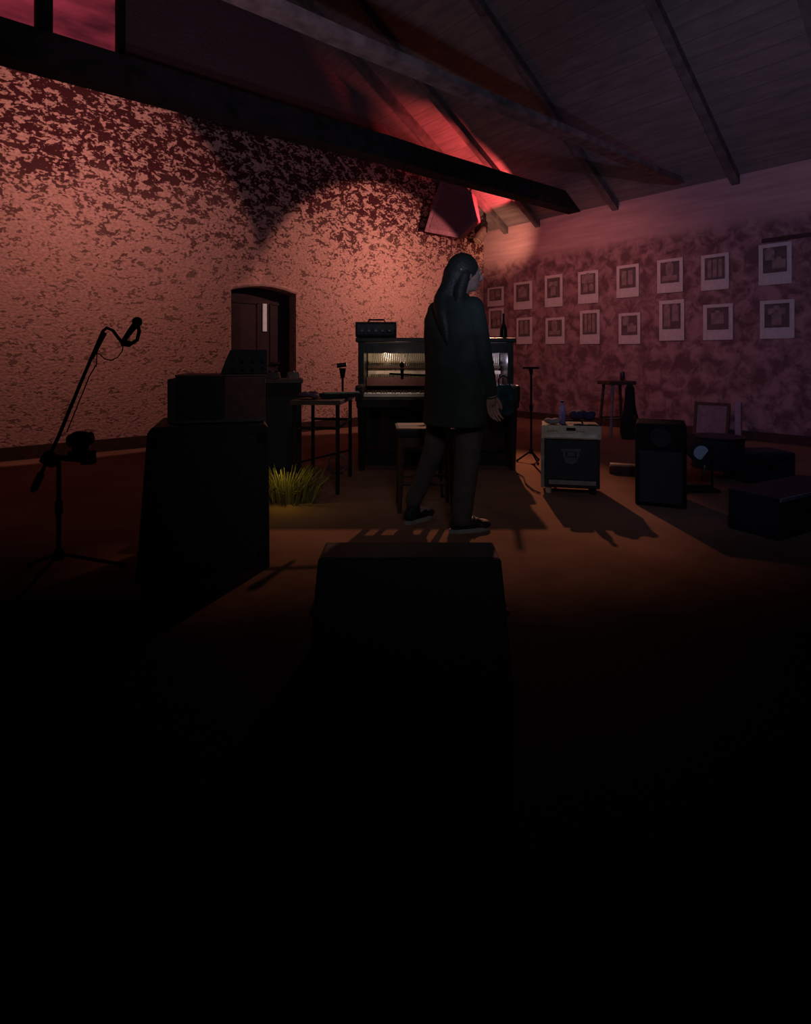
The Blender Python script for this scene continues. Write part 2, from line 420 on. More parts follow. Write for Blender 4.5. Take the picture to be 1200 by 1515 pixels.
for i, r_ in enumerate(top): poster(r_, 0, i)
for i, r_ in enumerate(bot): poster(r_, 1, i)

# ------------------------------------------------------------------ hanging loudspeaker in the corner
HS = mat('plum_cabinet', (.20, .085, .11), .8)
hp = W(674, 9.3, ZZ(313, 9.3)); HK = 9.3/8.3
t = thing('hanging_speaker', 'large dark plum loudspeaker hung tilted in the room corner under the beam', 'loudspeaker', hp, YAW-.25)
t.rotation_euler = (.18, .30, YAW-.2); t.scale = (HK, HK, HK)
MB().prism([(-.34, -.40), (.18, -.36), (.37, -.05), (.20, .30), (-.30, .42)], -.22, .3).build('cabinet', HS, t, bevel=.012)
MB().prism([(-.27, -.33), (.14, -.30), (.29, -.04), (.15, .22), (-.24, .34)], -.235, -.215).build('grille', mat('plum_grille', (.16, .065, .085), .9, scale=90, var=.5), t)
MB().tube([(-.1, .1, .35), (-.1, .12, .72)], .018).tube([(.12, .1, .25), (.12, .12, .72)], .018).box((0, .12, .72), (.4, .08, .03)).build('bracket', STEEL, t)
# pale lamp hanging beside it
t = thing('stage_lamp', 'small pale stage lamp clamped beside the hanging loudspeaker in the corner', 'stage lamp', W(714, 10.0, ZZ(350, 10.0)), YAW)
t.rotation_euler = (0, 0, YAW+.4)
LM = mat('pale_lamp_metal', (.16, .10, .09), .5, .2)
MB().tube([(-.10, 0, -.08), (-.06, 0, 0), (.05, 0, .12), (.10, 0, .17)], [.095, .09, .085, .04], 20).build('housing', LM, t, smooth=False)
MB().tube([(.02, -.12, .05), (.02, -.12, .22), (.06, 0, .30), (.02, .12, .22), (.02, .12, .05)], .012, 8).tube([(.06, 0, .30), (.06, 0, .50)], .014, 8).build('yoke', STEEL, t)
MB().tube([(-.105, 0, -.088), (-.112, 0, -.097)], .08, 20).build('lens', mat('lens', (.3, .2, .15), .3), t)

# ------------------------------------------------------------------ upright piano
def piano():
    D = 5.55; s = D/F_PX
    t = here(645, D, 'upright_piano', 'black upright piano with its front opened on a pale interior, behind the standing person', 'piano')
    w = 1.56; hw = w/2; H = ZZ(500, D)
    MB().box((-hw+.03, .32, H/2), (.06, .60, H-.05), bev=.006).build('side_panel', PIANO, t)
    MB().box((hw-.03, .32, H/2), (.06, .60, H-.05), bev=.006).build('side_panel', PIANO, t)
    MB().box((0, .33, H-.02), (w+.05, .66, .045), bev=.008).build('lid', PIANO, t)
    MB().box((0, .045, H-.10), (w-.1, .03, .10)).build('upper_rail', PIANO, t)
    MB().box((0, .56, H/2), (w-.10, .04, H-.12)).build('back_board', DARKWOOD, t)
    kz = ZZ(585, D-.25)
    MB().box((0, -.10, kz-.07), (w-.02, .42, .09), bev=.008).build('key_bed', PIANO, t)
    for sx in (-1, 1):
        MB().box((sx*(hw-.035), -.12, kz+.02), (.07, .40, .16), bev=.02).build('key_arm', PIANO, t)
        MB().tube([(sx*(hw-.06), -.25, 0.0), (sx*(hw-.06), -.25, kz-.1)], [.028, .045], 12).build('leg', PIANO, t)
    MB().box((0, .10, (kz-.10+.12)/2+.04), (w-.12, .04, kz-.25)).build('lower_panel', PIANO, t)
    MB().box((0, .13, .06), (w-.1, .3, .12)).build('plinth', PIANO, t)
    # keys
    mb = MB(); n = 52; kw = (w-.16)/n
    for i in range(n): mb.box((-hw+.08+kw*(i+.5), -.205, kz+.005), (kw*.93, .15, .03))
    keys = mb.build('keyboard', IVORY, t)
    mb = MB()
    for i in range(n-1):
        if i % 7 in (0, 2, 3, 5, 6): mb.box((-hw+.08+kw*(i+1), -.16, kz+.027), (kw*.5, .085, .016))
    mb.build('black_keys', PIANO, keys)
    # interior: pale plate with strings, dark hammer rail, brown rail
    PL = mat('pale_plate', (.55, .46, .34), .6, scale=6, var=.25)
    zi0 = kz+.06; zi1 = H-.15
    MB().box((0, .50, (zi0+zi1)/2), (w-.14, .05, zi1-zi0)).build('iron_plate', PL, t, label='pale iron plate')
    mb = MB()
    for i in range(60): mb.tube([(-hw+.10+i*(w-.2)/59, .465, zi0), (-hw+.13+i*(w-.2)/59, .465, zi1)], .0025, 5)
    mb.build('strings', CHROME, t)
    MB().box((0, .40, zi0+.20), (w-.14, .05, .035), bev=.01).build('hammer_rail', DARKWOOD, t)
    mb = MB()
    for i in range(70):
        x = -hw+.10+i*(w-.2)/69; mb.box((x, .38, zi0+.255), (.010, .10, .02)).tube([(x, .40, zi0+.08), (x, .42, zi0+.25)], .003, 5)
    mb.build('hammers', PALEWOOD, t)
    MB().box((0, .34, zi0+.145), (w-.16, .03, .035)).build('felt_rail', mat('pale_felt', (.5, .40, .34), .9), t, label='pale felt rail')
    MB().box((0, .30, zi0+.05), (w-.14, .04, .09)).build('action_rail', REDWOOD, t)
    MB().box((.0, .26, (zi0+zi1)/2+.0), (.06, .05, zi1-zi0)).build('centre_post', PIANO, t)
    mb = MB()
    for dx in (-.12, 0, .12): MB().box((dx, -.02, .05), (.05, .22, .02), bev=.006).build('pedal', mat('brass', (.35, .22, .08), .35, .9), t)
    return t, H
pt, PH = piano()

# amp head on the piano
t = here(557, 5.8, 'amplifier_head', 'small black amplifier head with knobs on the left end of the piano lid', 'amplifier', z=PH+.003)
aw = .42; ah = .155
MB().box((0, 0, ah/2+.012), (aw, .24, ah), bev=.008).build('case', BLACK, t)
MB().box((0, -.122, ah/2+.012), (aw-.04, .006, ah-.05)).build('control_panel', mat('dark_panel', (.05, .06, .07), .5), t)
for i in range(5):
    MB().tube([(-.14+.07*i, -.124, .075), (-.14+.07*i, -.15, .075)], .013, 14).build('knob', mat('knob_grey', (.20, .19, .22), .4, .3), t)
MB().tube([(-.09, 0, ah+.01), (-.08, 0, ah+.04), (.08, 0, ah+.04), (.09, 0, ah+.01)], .009, 8).build('handle', RUBBER, t)
for sx in (-.18, .18):
    for sy in (-.09, .09): MB().cyl((sx, sy, 0), .014, .014).build('foot', RUBBER, t)
# small tapering bottle/candle on the right end
t = here(745, 5.8, 'candle_holder', 'slim dark tapering bottle on the right end of the piano lid', 'bottle', z=PH+.003)
MB().tube([(0, 0, 0), (0, 0, .02), (0, 0, .10), (0, 0, .16), (0, 0, .24)], [.040, .042, .038, .014, .010], 16).build('bottle_body', mat('bottle_glass', (.02, .012, .012), .3), t, smooth=True)
MB().tube([(0, 0, .238), (0, 0, .262)], .012, 12).build('cap', DARKWOOD, t)
t.name = 'dark_bottle'
# papers on the music side + colourful bag at the right of the keys
t = here(746, 5.10, 'cloth_bag', 'dark blue green bag hanging over the right end of the piano keyboard', 'bag', z=.54)
BG = mat('blue_green_cloth', (.018, .05, .06), .9, scale=14, var=.8)
MB().loft([(0, 0, .0, .05, .03), (0, 0, .03, .10, .06), (.0, 0, .14, .115, .065), (0, 0, .24, .09, .05), (0, 0, .285, .06, .02)]).build('pouch', BG, t, remesh=.012)
MB().tube([(-.05, 0, .27), (-.05, .0, .34), (0, .05, .37), (.05, 0, .34), (.05, 0, .27)], .008, 8).build('strap', BLACK, t)
t = here(738, 5.36, 'sheet_paper', 'crumpled white paper lying on the right end of the piano keys', 'paper', z=.757)
mb = MB()
mb.box((0, 0, .02), (.17, .12, .004), rot=RX(.35)).box((.03, .02, .035), (.12, .10, .004), rot=RX(.5) @ RY(.35)).box((-.03, .01, .03), (.10, .12, .003), rot=RX(.5) @ RY(-.45))
mb.build('folded_sheets', mat('white_paper', (.70, .70, .76), .8), t)

# ------------------------------------------------------------------ piano stool
t = here(628, 3.98, 'piano_stool', 'dark wooden piano stool between the standing person and the black piano', 'stool', rz=.06)
sz = .56
MB().box((0, 0, sz), (.42, .34, .06), bev=.02).build('seat', mat('stool_seat', (.02, .016, .016), .6), t)
MB().box((0, 0, sz-.07), (.36, .28, .07)).build('apron', DARKWOOD, t)
for sx in (-1, 1):
    for sy in (-1, 1):
        MB().tube([(sx*.165, sy*.125, sz-.06), (sx*.175, sy*.135, .25), (sx*.185, sy*.14, 0)], [.024, .018, .014], 12).build('leg', DARKWOOD, t)
MB().tube([(-.175, -.13, .2), (.175, -.13, .2)], .012).tube([(-.175, .13, .2), (.175, .13, .2)], .012).build('stretcher', DARKWOOD, t)

# ------------------------------------------------------------------ microphones and stands
def mic_mesh(mb, p, d, s=1.0):
    p = Vector(p); d = Vector(d).normalized()
    mb.tube([p, p+d*.13*s, p+d*.135*s], [.011*s, .017*s, .02*s], 12)
    return p+d*.155*s
def stand(px, D, name, label, h, tip, cat='microphone stand', leg=.28, mic=True, behind=0.06, tw=.02, rz=0):
    t = here(px, D, name, label, cat, rz)
    MB().tube([(0, 0, .10), (0, 0, h)], .0105, 12).build('pole', MATTE, t)
    MB().tube([(0, 0, h*.55), (0, 0, h*.55+.06)], .017, 12).build('clutch', MATTE, t)
    MB().tube([(0, 0, .09), (0, 0, .14)], .022, 12).build('hub', MATTE, t)
    for k_ in range(3):
        a = k_*2*PI/3+.5
        l = MB().tube([(0, 0, .12), (leg*math.cos(a), leg*math.sin(a), .015)], .009, 8).build('leg', MATTE, t)
        MB().sph((leg*math.cos(a), leg*math.sin(a), .014), .014, u=10, v=8).build('rubber_foot', RUBBER, l)
    if tip:
        P0 = Vector((0, 0, h)); T = Vector(tip); d = (T-P0).normalized()
        MB().tube([P0-d*behind, T], [.009, .008], 10).build('boom', MATTE, t)
        MB().sph(P0, .024, u=12, v=8).build('boom_clutch', MATTE, t)
        MB().tube([P0-d*behind, P0-d*(behind-.09)], .018, 12).build('counterweight', MATTE, t)
    return t
D = 2.7; m_ = D/F_PX
h = ZZ(676, D)
t = stand(87, D, 'boom_microphone_stand', 'black boom microphone stand at the far left, its boom leaning up to the right', h-.02, None)
P0 = Vector((0, 0, h-.02)); J = lambda px, py, y=0.0: Vector(((px-87)*m_, y, ZZ(py, D)))
tipb = J(152, 490)
MB().tube([J(48, 728), J(66, 690), J(87, 645), J(118, 570), tipb], [.008, .0085, .0085, .008, .007], 10).build('boom', MATTE, t)
MB().tube([J(50, 724), J(61, 701)], .017, 14).build('counterweight', MATTE, t)
MB().box(J(74, 679), (.07, .045, .06), rot=RY(.5), bev=.01).build('boom_clutch', MATTE, t)
MB().tube([J(76, 678, -.02), J(76, 678, -.055)], .016, 12).build('wing_knob', MATTE, t)
MB().tube([J(80, 676), J(95, 678), J(125, 680)], .014, 10).build('side_arm', MATTE, t)
# curved gooseneck from the boom tip down to the clip, then the microphone
MB().tube([tipb, J(158, 485), J(167, 489), J(176, 501), J(184, 509)], .0075, 10).build('gooseneck', MATTE, t)
MB().tube([J(134, 530, .01), J(140, 515, .02), J(152, 492, .02)], .010, 8).build('sleeve', MATTE, t)
MB().box(J(187, 507), (.045, .03, .025), rot=RY(.3), bev=.006).build('clip', MATTE, t)
# cable hanging off the mic in a loop
t2 = thing('microphone', 'dark handheld microphone clipped at the raised tip of the far left boom stand', 'microphone', W(87, D, 0), YAW)
MB().tube([J(180, 508), J(190, 494), J(199, 482)], [.010, .013, .016], 14).build('microphone_body', MATTE, t2, smooth=True)
MB().sph(J(203, 476), .024, u=16, v=12).build('head_grille', STEEL, t2)
MB().tube([J(199, 482), J(203, 476), J(206, 490), J(203, 503), J(190, 511), J(180, 509)], .009, 10).build('shock_mount', MATTE, t2)
t3 = thing('microphone_cable', 'thin pale looped cable hanging below the microphone on the far left boom', 'cable', W(87, D, 0), YAW)
MB().tube([J(181, 510, .01), J(179, 520, .01), J(172, 529, .01), J(163, 533, .01), J(153, 531, .01), J(146, 524, .01), J(141, 522, .015), J(140, 540, .015), J(130, 556, .015), J(117, 588, .015), J(96, 640, .015)], .0028, 8).build('cable', mat('cable_grey', (.10, .075, .075), .6), t3)
for ch in list(t3.children): ch.name = 'cable_run'
# round-headed device on the side arm
t4 = thing('clamped_lamp', 'small round dark lamp clamped to the side arm of the far left stand', 'lamp', W(87, D, 0), YAW)
MB().box(J(121, 674), (.12, .05, .05), bev=.01).box(J(131, 682), (.055, .05, .03), bev=.006).build('clamp', MATTE, t4)
MB().tube([J(119, 665), J(119, 650)], [.035, .04], 16).build('neck', MATTE, t4)
MB().sph(J(119, 650), (.058, .05, .042)).build('lamp_head', BLACK, t4, smooth=True)
MB().tube([J(103, 652), J(135, 648)], .03, 16).build('shade', MATTE, t4)

# small stand behind the amplifier and boom mic in front of the piano
t = stand(786, 5.7, 'short_microphone_stand', 'straight black microphone stand between the piano and the pale-edged amplifier', ZZ(545, 5.7), None, leg=.14, rz=.3)
zt = ZZ(545, 5.7)
MB().tube([(-.09, 0, zt+.005), (.09, 0, zt+.005)], .011, 10).build('cross_bar', MATTE, t)
MB().tube([(-.005, 0, zt), (0, 0, zt-.06)], [.022, .016], 12).build('top_clutch', MATTE, t)
tz = ZZ(553, 4.55)
t = stand(652, 4.55, 'microphone_stand', 'black boom microphone stand mostly hidden behind the person, reaching in front of the piano', tz-.02, (-.42, -.0, tz), rz=0)
t = thing('microphone', 'dark microphone upright on the short boom in front of the pale piano interior', 'microphone', W(595, 4.55, 0), YAW)
MB().tube([(0, -.0, ZZ(561, 4.55)), (0, 0, ZZ(545, 4.55))], [.011, .015], 12).build('microphone_body', MATTE, t)
MB().sph((0, 0, ZZ(540, 4.55)), (.021, .021, .026), u=14, v=10).build('head_grille', STEEL, t)

# ------------------------------------------------------------------ left group: black cabinet, wooden case, mixer
D = 2.78; m_ = D/F_PX
ct = ZZ(629, D); ccx = 313
t = here(ccx, D+.20, 'bass_cabinet', 'large black speaker cabinet in the left foreground carrying a wooden case', 'speaker cabinet', rz=.30)
bw = .595
mb = MB(); mb.prism([(-.335, 0), (.29, 0), (.285, ct-.02), (.265, ct), (-.265, ct), (-.285, ct-.03)], -.24, .24)
mb.build('cabinet_shell', BLACK, t, bevel=.008)
MB().box((0, -.246, ct/2), (.50, .012, ct-.10), bev=.004).build('grille', GRILLE, t)
for sx in (-.23, .23):
    for z_ in (.07, ct-.07):
        MB().box((sx*1.08, -.245, z_), (.05, .02, .05), bev=.008).build('corner_cap', MATTE, t)
CT = ct+.001
# wooden case on it
D2 = 2.86; m2 = D2/F_PX
t = here(331, D2+.16, 'wooden_case', 'low reddish brown wooden case lying on the large black speaker cabinet', 'case', rz=.26, z=CT)
h = ZZ(557, D2)-CT
MB().box((-.105, 0, h/2), (.235, .33, h), bev=.006).build('dark_half', mat('dark_case_front', (.030, .026, .026), .7), t, label='darker left half')
MB().box((.115, .0, h/2), (.205, .335, h-.004), bev=.006).build('front_panel', REDWOOD, t, label='reddish right half')
MB().box((.0, .0, h+.004), (.45, .34, .012), bev=.004).build('lid', REDWOOD, t)
MB().box((-.245, .03, h/2-.006), (.045, .30, h-.015), bev=.004).build('side_flap', mat('pale_side', (.10, .06, .055), .8), t)
MB().box((0, -.168, .012), (.44, .02, .012)).build('bottom_strip', mat('grey_strip', (.09, .08, .085), .5), t)
WT = CT+h+.0105
# slant-sided mixer on the case
t = here(362, D2+.13, 'audio_mixer', 'small black slant-sided mixer on top of the wooden case in front of the dark door', 'mixer', z=WT, rz=.26)
hh = ZZ(517, D2)-WT
MB().prism([(-.12, 0), (.115, 0), (.115, hh), (-.07, hh), (-.095, hh*.55)], -.08, .08).build('chassis', BLACK, t, bevel=.005)
for i in range(4):
    for j in range(2): MB().tube([(-.06+.05*i, -.08, .03+.04*j), (-.06+.05*i, -.094, .03+.04*j)], .008, 10).build('knob', RUBBER, t)

# dark amp stack behind, right of the case
D = 5.15; m_ = D/F_PX
at = ZZ(561, D)
t = here(416, D+.2, 'tall_amplifier_cabinet', 'tall dark amplifier cabinet with pale top edge, between the wooden case and small table', 'amplifier', rz=.2)
w_ = .38
MB().box((0, 0, at/2-.02), (w_, .4, at-.04), bev=.01).build('cabinet_shell', mat('dark_plum_vinyl', (.018, .012, .015), .7), t)
MB().box((0, -.205, at/2-.05), (w_-.06, .012, at-.22)).build('grille', GRILLE, t)
MB().box((.0, -.0, at-.02), (w_+.03, .43, .035), bev=.006).build('top_board', mat('pale_board', (.13, .10, .10), .6), t)
t = here(404, 5.2, 'effects_pedal', 'small grey effects box lying on the tall dark amplifier cabinet, left of another', 'effects box', z=at)
MB().box((0, 0, .035), (.13, .10, .06), bev=.008, taper=(.9, .8)).build('housing', mat('grey_box', (.11, .085, .095), .5), t)
for sx in (-.03, .03): MB().cyl((sx, 0, .06), .012, .02).build('knob', RUBBER, t)
t = here(434, 5.2, 'effects_pedal', 'small pale grey effects box at the right edge of the tall dark amplifier cabinet', 'effects box', z=at, rz=.4)
MB().box((0, 0, .035), (.11, .09, .06), bev=.008, taper=(.9, .7)).build('housing', mat('pale_box', (.20, .15, .15), .5), t)
MB().cyl((0, 0, .06), .012, .02).build('switch', CHROME, t)

# small table with a keyboard and things
D = 4.35
tt = ZZ(592, D)
t = here(480, D+.35, 'side_table', 'small dark table with thin legs between the tall amplifier cabinet and the piano', 'table', rz=-.05)
MB().box((0, 0, tt-.02), (.40, .74, .035), bev=.005).build('table_top', mat('table_top', (.07, .05, .05), .5), t)
for sx in (-.17, .17):
    for sy in (-.33, .33):
        MB().tube([(sx, sy, tt-.03), (sx, sy, 0)], .016, 12).build('leg', MATTE, t)
MB().tube([(-.17, -.33, tt*.70), (.17, -.33, tt*.70)], .012).tube([(.17, -.33, tt*.70), (.17, .33, tt*.70)], .012).tube([(-.17, .33, tt*.70), (.17, .33, tt*.70)], .012).build('cross_bars', MATTE, t)
MB().tube([(-.17, -.33, .24), (.17, .33, .24)], .009).build('diagonal_brace', MATTE, t)
TT = tt+.0005
t = here(503, 4.65, 'tabletop_keyboard', 'thin dark keyboard with a pale edge lying across the small table', 'keyboard', rz=.45, z=TT-.003)
MB().box((0, 0, .022), (.32, .14, .036), bev=.006).build('housing', BLACK, t)
mb = MB()
for i in range(14): mb.box((-.142+i*.0218, -.035, .045), (.0195, .065, .012))
mb.build('keys', mat('dim_keys', (.32, .32, .30), .5), t)
t = here(507, 4.9, 'desk_microphone', 'small dark microphone standing upright on the far end of the small table', 'microphone', z=TT-.003)
mh = ZZ(537, 4.9)-TT
MB().cyl((0, 0, 0), .05, .015).build('base', MATTE, t)
MB().tube([(0, 0, .01), (0, 0, mh*.6)], .010, 10).build('stem', MATTE, t)
MB().tube([(0, 0, mh*.55), (0, 0, mh*.85)], [.018, .030], 14).build('microphone_body', MATTE, t)
MB().tube([(-.05, 0, mh*.93), (.035, 0, mh*.96)], .020, 14).build('head_grille', STEEL, t)
t = here(458, 4.52, 'crumpled_cloth', 'crumpled purple grey cloth on the left end of the small table', 'cloth', z=TT-.003)
mb = MB(); rr = random.Random(3)
for i in range(9): mb.sph((rr.uniform(-.07, .07), rr.uniform(-.06, .06), .022+rr.uniform(0, .02)), (rr.uniform(.03, .05), rr.uniform(.03, .045), rr.uniform(.018, .026)), u=12, v=8)
mb.build('cloth_folds', mat('purple_cloth', (.16, .10, .15), .9), t, remesh=.008)
# coiled cable behind table leg
t = here(499, 5.15, 'cable_coil', 'coil of grey cable standing on the floor beneath the small table', 'cable')
mb = MB()
for j in range(4):
    mb.tube([(.085*math.cos(a*PI/10), .02*j-.03+.01*math.sin(a), .095+.082*math.sin(a*PI/10)) for a in range(21)], .007, 8)
mb.build('coil_loops', mat('grey_cable', (.16, .13, .13), .6), t)
# yellow-lit heap of fabric/tinsel on the floor
t = here(437, 4.45, 'floor_lamp_bar', 'low yellow glowing floor light behind the large black speaker cabinet', 'stage light')
MB().box((0, 0, .05), (.22, .10, .07), bev=.01).build('housing', BLACK, t)
MB().tube([(-.12, 0, .0), (-.12, 0, .06)], .01, 8).tube([(.12, 0, .0), (.12, 0, .06)], .01, 8).build('bracket', STEEL, t)
mb = MB()
for i in range(5): mb.tube([(-.08+.04*i, .048, .055), (-.08+.04*i, .056, .055)], .014, 12)
mb.build('lenses', mat('yellow_lens', (.5, .4, .05), .4, emit=(.9, .65, .05), estr=.25), t)
t.name = 'floor_light'
# tuft of pale paper strips beside it
t = here(425, 4.12, 'foliage_tuft', 'fuzzy tuft of dry yellow lit grass blades on the floor by the black cabinet', 'grass tuft')
mb = MB(); rr = random.Random(5)
for i in range(240):
    a = rr.uniform(0, 2*PI); r0 = rr.uniform(0, .17); ln = rr.uniform(.10, .27); tl = rr.uniform(.05, .16)
    p = Vector((r0*math.cos(a)*1.3, r0*math.sin(a)*.6, 0))
    q = p+Vector((tl*math.cos(a), tl*math.sin(a)*.5, ln))
    mb.tube([p, (p+q)/2+Vector((0, 0, .04)), q], [.005, .004, .0015], 5)
mb.build('blades', mat('yellow_blades', (.17, .15, .05), .8), t)
t['kind'] = 'stuff'
for ch in t.children: ch['kind'] = 'stuff'

# ------------------------------------------------------------------ guitar amplifier with cream trim
D = 4.35
t = here(843, D+.13, 'guitar_amplifier', 'black guitar amplifier with cream top panel and pale left edge on the floor', 'amplifier', rz=-.22)
aw = .455; H0 = .05; AT = ZZ(629, D)
MB().box((.0, .0, (AT+H0)/2), (aw-.02, .26, AT-H0), bev=.008).build('cabinet_shell', BLACK, t)
MB().box((0, -.137, AT-.055), (aw-.005, .02, .105), bev=.006).build('control_panel', CREAM, t, label='cream control panel')
MB().box((0, -.150, AT-.085), (aw-.07, .012, .025), bev=.003).build('pale_strip', mat('pale_cream', (.75, .70, .58), .5), t)
MB().box((0, -.150, AT-.030), (.07, .008, .022), bev=.003).build('name_plate', MATTE, t)
mb = MB()
for i in range(7): MB().tube([(-.17+.022*i+(.13 if i > 3 else 0), -.148, AT-.035), (-.17+.022*i+(.13 if i > 3 else 0), -.166, AT-.035)], .008, 12).build('knob', CREAM, t)
MB().box((0, -.134, (AT-.115+.11)/2), (aw-.07, .012, AT-.24), bev=.004).build('grille', GRILLE, t)
MB().box((-aw/2+.012, -.135, (AT+H0)/2-.05), (.026, .022, AT-H0-.10), bev=.004).build('edge_trim', mat('pale_trim', (.30, .27, .23), .5), t, label='pale left edge trim')
MB().box((0.01, -.135, H0+.045), (aw-.10, .022, .034), bev=.004).build('bottom_trim', mat('pale_trim2', (.26, .24, .21), .5), t)
for sx in (-.17, .17):
    for sy in (-.09, .09):
        MB().cyl((sx, sy, 0), .020, H0+.003, r2=.026).build('foot', CREAM if sx < 0 else RUBBER, t)
# badge (illegible crest on the cloth)
mb = MB(); zc = (AT-.115+.11)/2+.03
LG = mat('badge_grey', (.10, .10, .115), .5)
mb.box((0, -.143, zc+.05), (.150, .006, .022)).box((-.052, -.143, zc+.022), (.02, .006, .05)).box((.052, -.143, zc+.022), (.02, .006, .05))
mb.box((0, -.143, zc+.018), (.055, .006, .03)).prism([(-.055, zc-.005), (.055, zc-.005), (.045, zc-.045), (0, zc-.06), (-.045, zc-.045)], -.146, -.141)
mb.build('badge', LG, t)
MB().tube([(-.1, 0, AT-.002), (-.09, 0, AT+.022), (.09, 0, AT+.022), (.1, 0, AT-.002)], .008, 8).build('handle', RUBBER, t)
AA = AT+.001
def on_amp(px, dy, name, label, cat, rz=0): return here(px, D+.13+dy, name, label, cat, rz=rz, z=AA)
t = on_amp(832, -.05, 'water_bottle', 'pale purple plastic bottle standing on the guitar amplifier', 'bottle')
MB().tube([(0, 0, 0), (0, 0, .09), (0, 0, .125), (0, 0, .15), (0, 0, .17)], [.026, .027, .024, .012, .012], 16).build('bottle_body', mat('lilac_plastic', (.34, .26, .62), .3), t, smooth=True)
MB().tube([(0, 0, .168), (0, 0, .185)], .014, 12).build('cap', mat('dark_purple', (.06, .03, .12), .5), t)
t = on_amp(817, -.08, 'folded_cloth', 'folded grey cloth on the left of the guitar amplifier top', 'cloth', .2)
mb = MB(); mb.sph((0, 0, .022), (.055, .04, .022)).sph((-.03, .01, .03), (.035, .03, .02)).sph((.03, -.005, .026), (.03, .035, .026))
mb.build('cloth_folds', mat('grey_cloth', (.32, .28, .26), .9), t, remesh=.008)
t = on_amp(864, -.05, 'crumpled_jacket', 'low heap of dark purple fabric on the right of the guitar amplifier top', 'cloth', .2)
mb = MB(); rr = random.Random(8)
for i in range(10): mb.sph((rr.uniform(-.08, .05), rr.uniform(-.04, .04), .045+rr.uniform(0, .05)), (rr.uniform(.03, .05), rr.uniform(.03, .04), rr.uniform(.022, .04)), u=12, v=8)
mb.build('fabric_folds', mat('dark_purple_fabric', (.06, .04, .10), .9), t, remesh=.008)
# cable from amp to piano
t = tag(MB().tube([W(799, 4.36, .012), W(790, 4.45, .012), W(782, 4.6, .012), W(778, 4.7, .012), W(775, 4.95, .012), W(765, 5.1, .012)], .006, 8).build('instrument_cable', RUBBER), 'thin black cable lying on the floor between the guitar amplifier and piano', 'cable')

# ------------------------------------------------------------------ right side
# bar stool
t = here(912, 7.6, 'bar_stool', 'tall dark stool with pale legs against the right wall behind the amplifier', 'stool', rz=.15)
sz = ZZ(566, 7.6); LG2 = mat('pale_leg', (.16, .12, .14), .6)
MB().box((0, 0, sz), (.40, .34, .05), bev=.015).build('seat', DARKWOOD, t)
for sx, sy in ((-1, -1), (1, -1), (-1, 1), (1, 1)):
    MB().tube([(sx*.12, sy*.12, sz-.02), (sx*.17, sy*.16, 0)], .020, 12).build('leg', LG2 if sy < 0 else DARKWOOD, t)
MB().tube([(-.15, -.145, .25), (.15, -.145, .25)], .012).tube([(-.15, .145, .25), (.15, .145, .25)], .012).build('foot_rail', DARKWOOD, t)
t = here(932, 7.35, 'instrument_case', 'narrow black instrument case standing upright beside the tall stool', 'case', rz=.2)
MB().loft([(0, 0, 0, .12, .07), (0, 0, .25, .13, .08), (0, 0, .38, .085, .07), (0, 0, .5, .07, .06), (0, 0, .68, .06, .05), (0, 0, .72, .04, .03)]).build('case_shell', MATTE, t, remesh=.015)
MB().tube([(.0, -.09, .22), (.0, -.11, .27), (.0, -.09, .32)], .010, 8).build('handle', STEEL, t)
t = here(924, 7.9, 'drink_can', 'small dark can on the tall stool seat', 'can', z=sz+.026)
t.location = W(921, 7.66, sz+.026)
MB().tube([(0, 0, 0), (0, 0, .008), (0, 0, .11), (0, 0, .12)], [.026, .032, .032, .026], 16).build('can_body', mat('can_dark', (.06, .04, .045), .4, .5), t, smooth=True)
MB().cyl((0, 0, .118), .024, .004).build('can_lid', CHROME, t)
# pale block on the floor
t = here(921, 5.15, 'wooden_plank', 'short pale plank lying on the dark floor right of the amplifier', 'plank', rz=-.35)
t.location.z = .0
MB().box((0, 0, .035), (.23, .09, .07), bev=.008).build('lower_board', REDWOOD, t)
MB().box((0, -.005, .081), (.22, .08, .02), bev=.006).build('upper_board', mat('straw_wood', (.62, .50, .32), .6), t)
# squat dark loudspeaker
D = 3.95
t = here(977, D+.2, 'black_loudspeaker', 'squat black loudspeaker in shadow right of the amplifier', 'loudspeaker', rz=-.42)
zt = ZZ(628, D)
MB().box((0, 0, zt/2), (.34, .36, zt), bev=.02).build('cabinet_shell', MATTE, t)
MB().box((0, -.183, zt*.36), (.28, .012, zt*.62), bev=.004).build('grille', GRILLE, t)
MB().tube([(0, -.18, zt-.10), (0, -.192, zt-.10)], .07, 20).build('horn', BLACK, t)
# blue-lit moving head / par
D = 4.5
t = here(1027, D, 'par_can_light', 'dark stage par light with a pale bluish lens on the floor by the black loudspeaker', 'stage light', rz=.0)
zc = ZZ(665, D)
MB().tube([(-.02, -.14, zc), (-.01, -.10, zc), (.0, .10, zc+.05), (.0, .16, zc+.06)], [.085, .085, .075, .045], 24).build('barrel', BLACK, t)
MB().tube([(-.02, -.138, zc), (-.02, -.150, zc-.002)], .055, 24).build('lens', mat('blue_lens', (.20, .26, .38), .35, emit=(.05, .07, .11), estr=.18), t, label='pale bluish lens')
MB().tube([(-.14, 0, zc+.03), (-.145, 0, .03), (.145, 0, .03), (.14, 0, zc+.03)], .012, 8).box((0, 0, .012), (.32, .2, .024), bev=.005).build('yoke', MATTE, t)
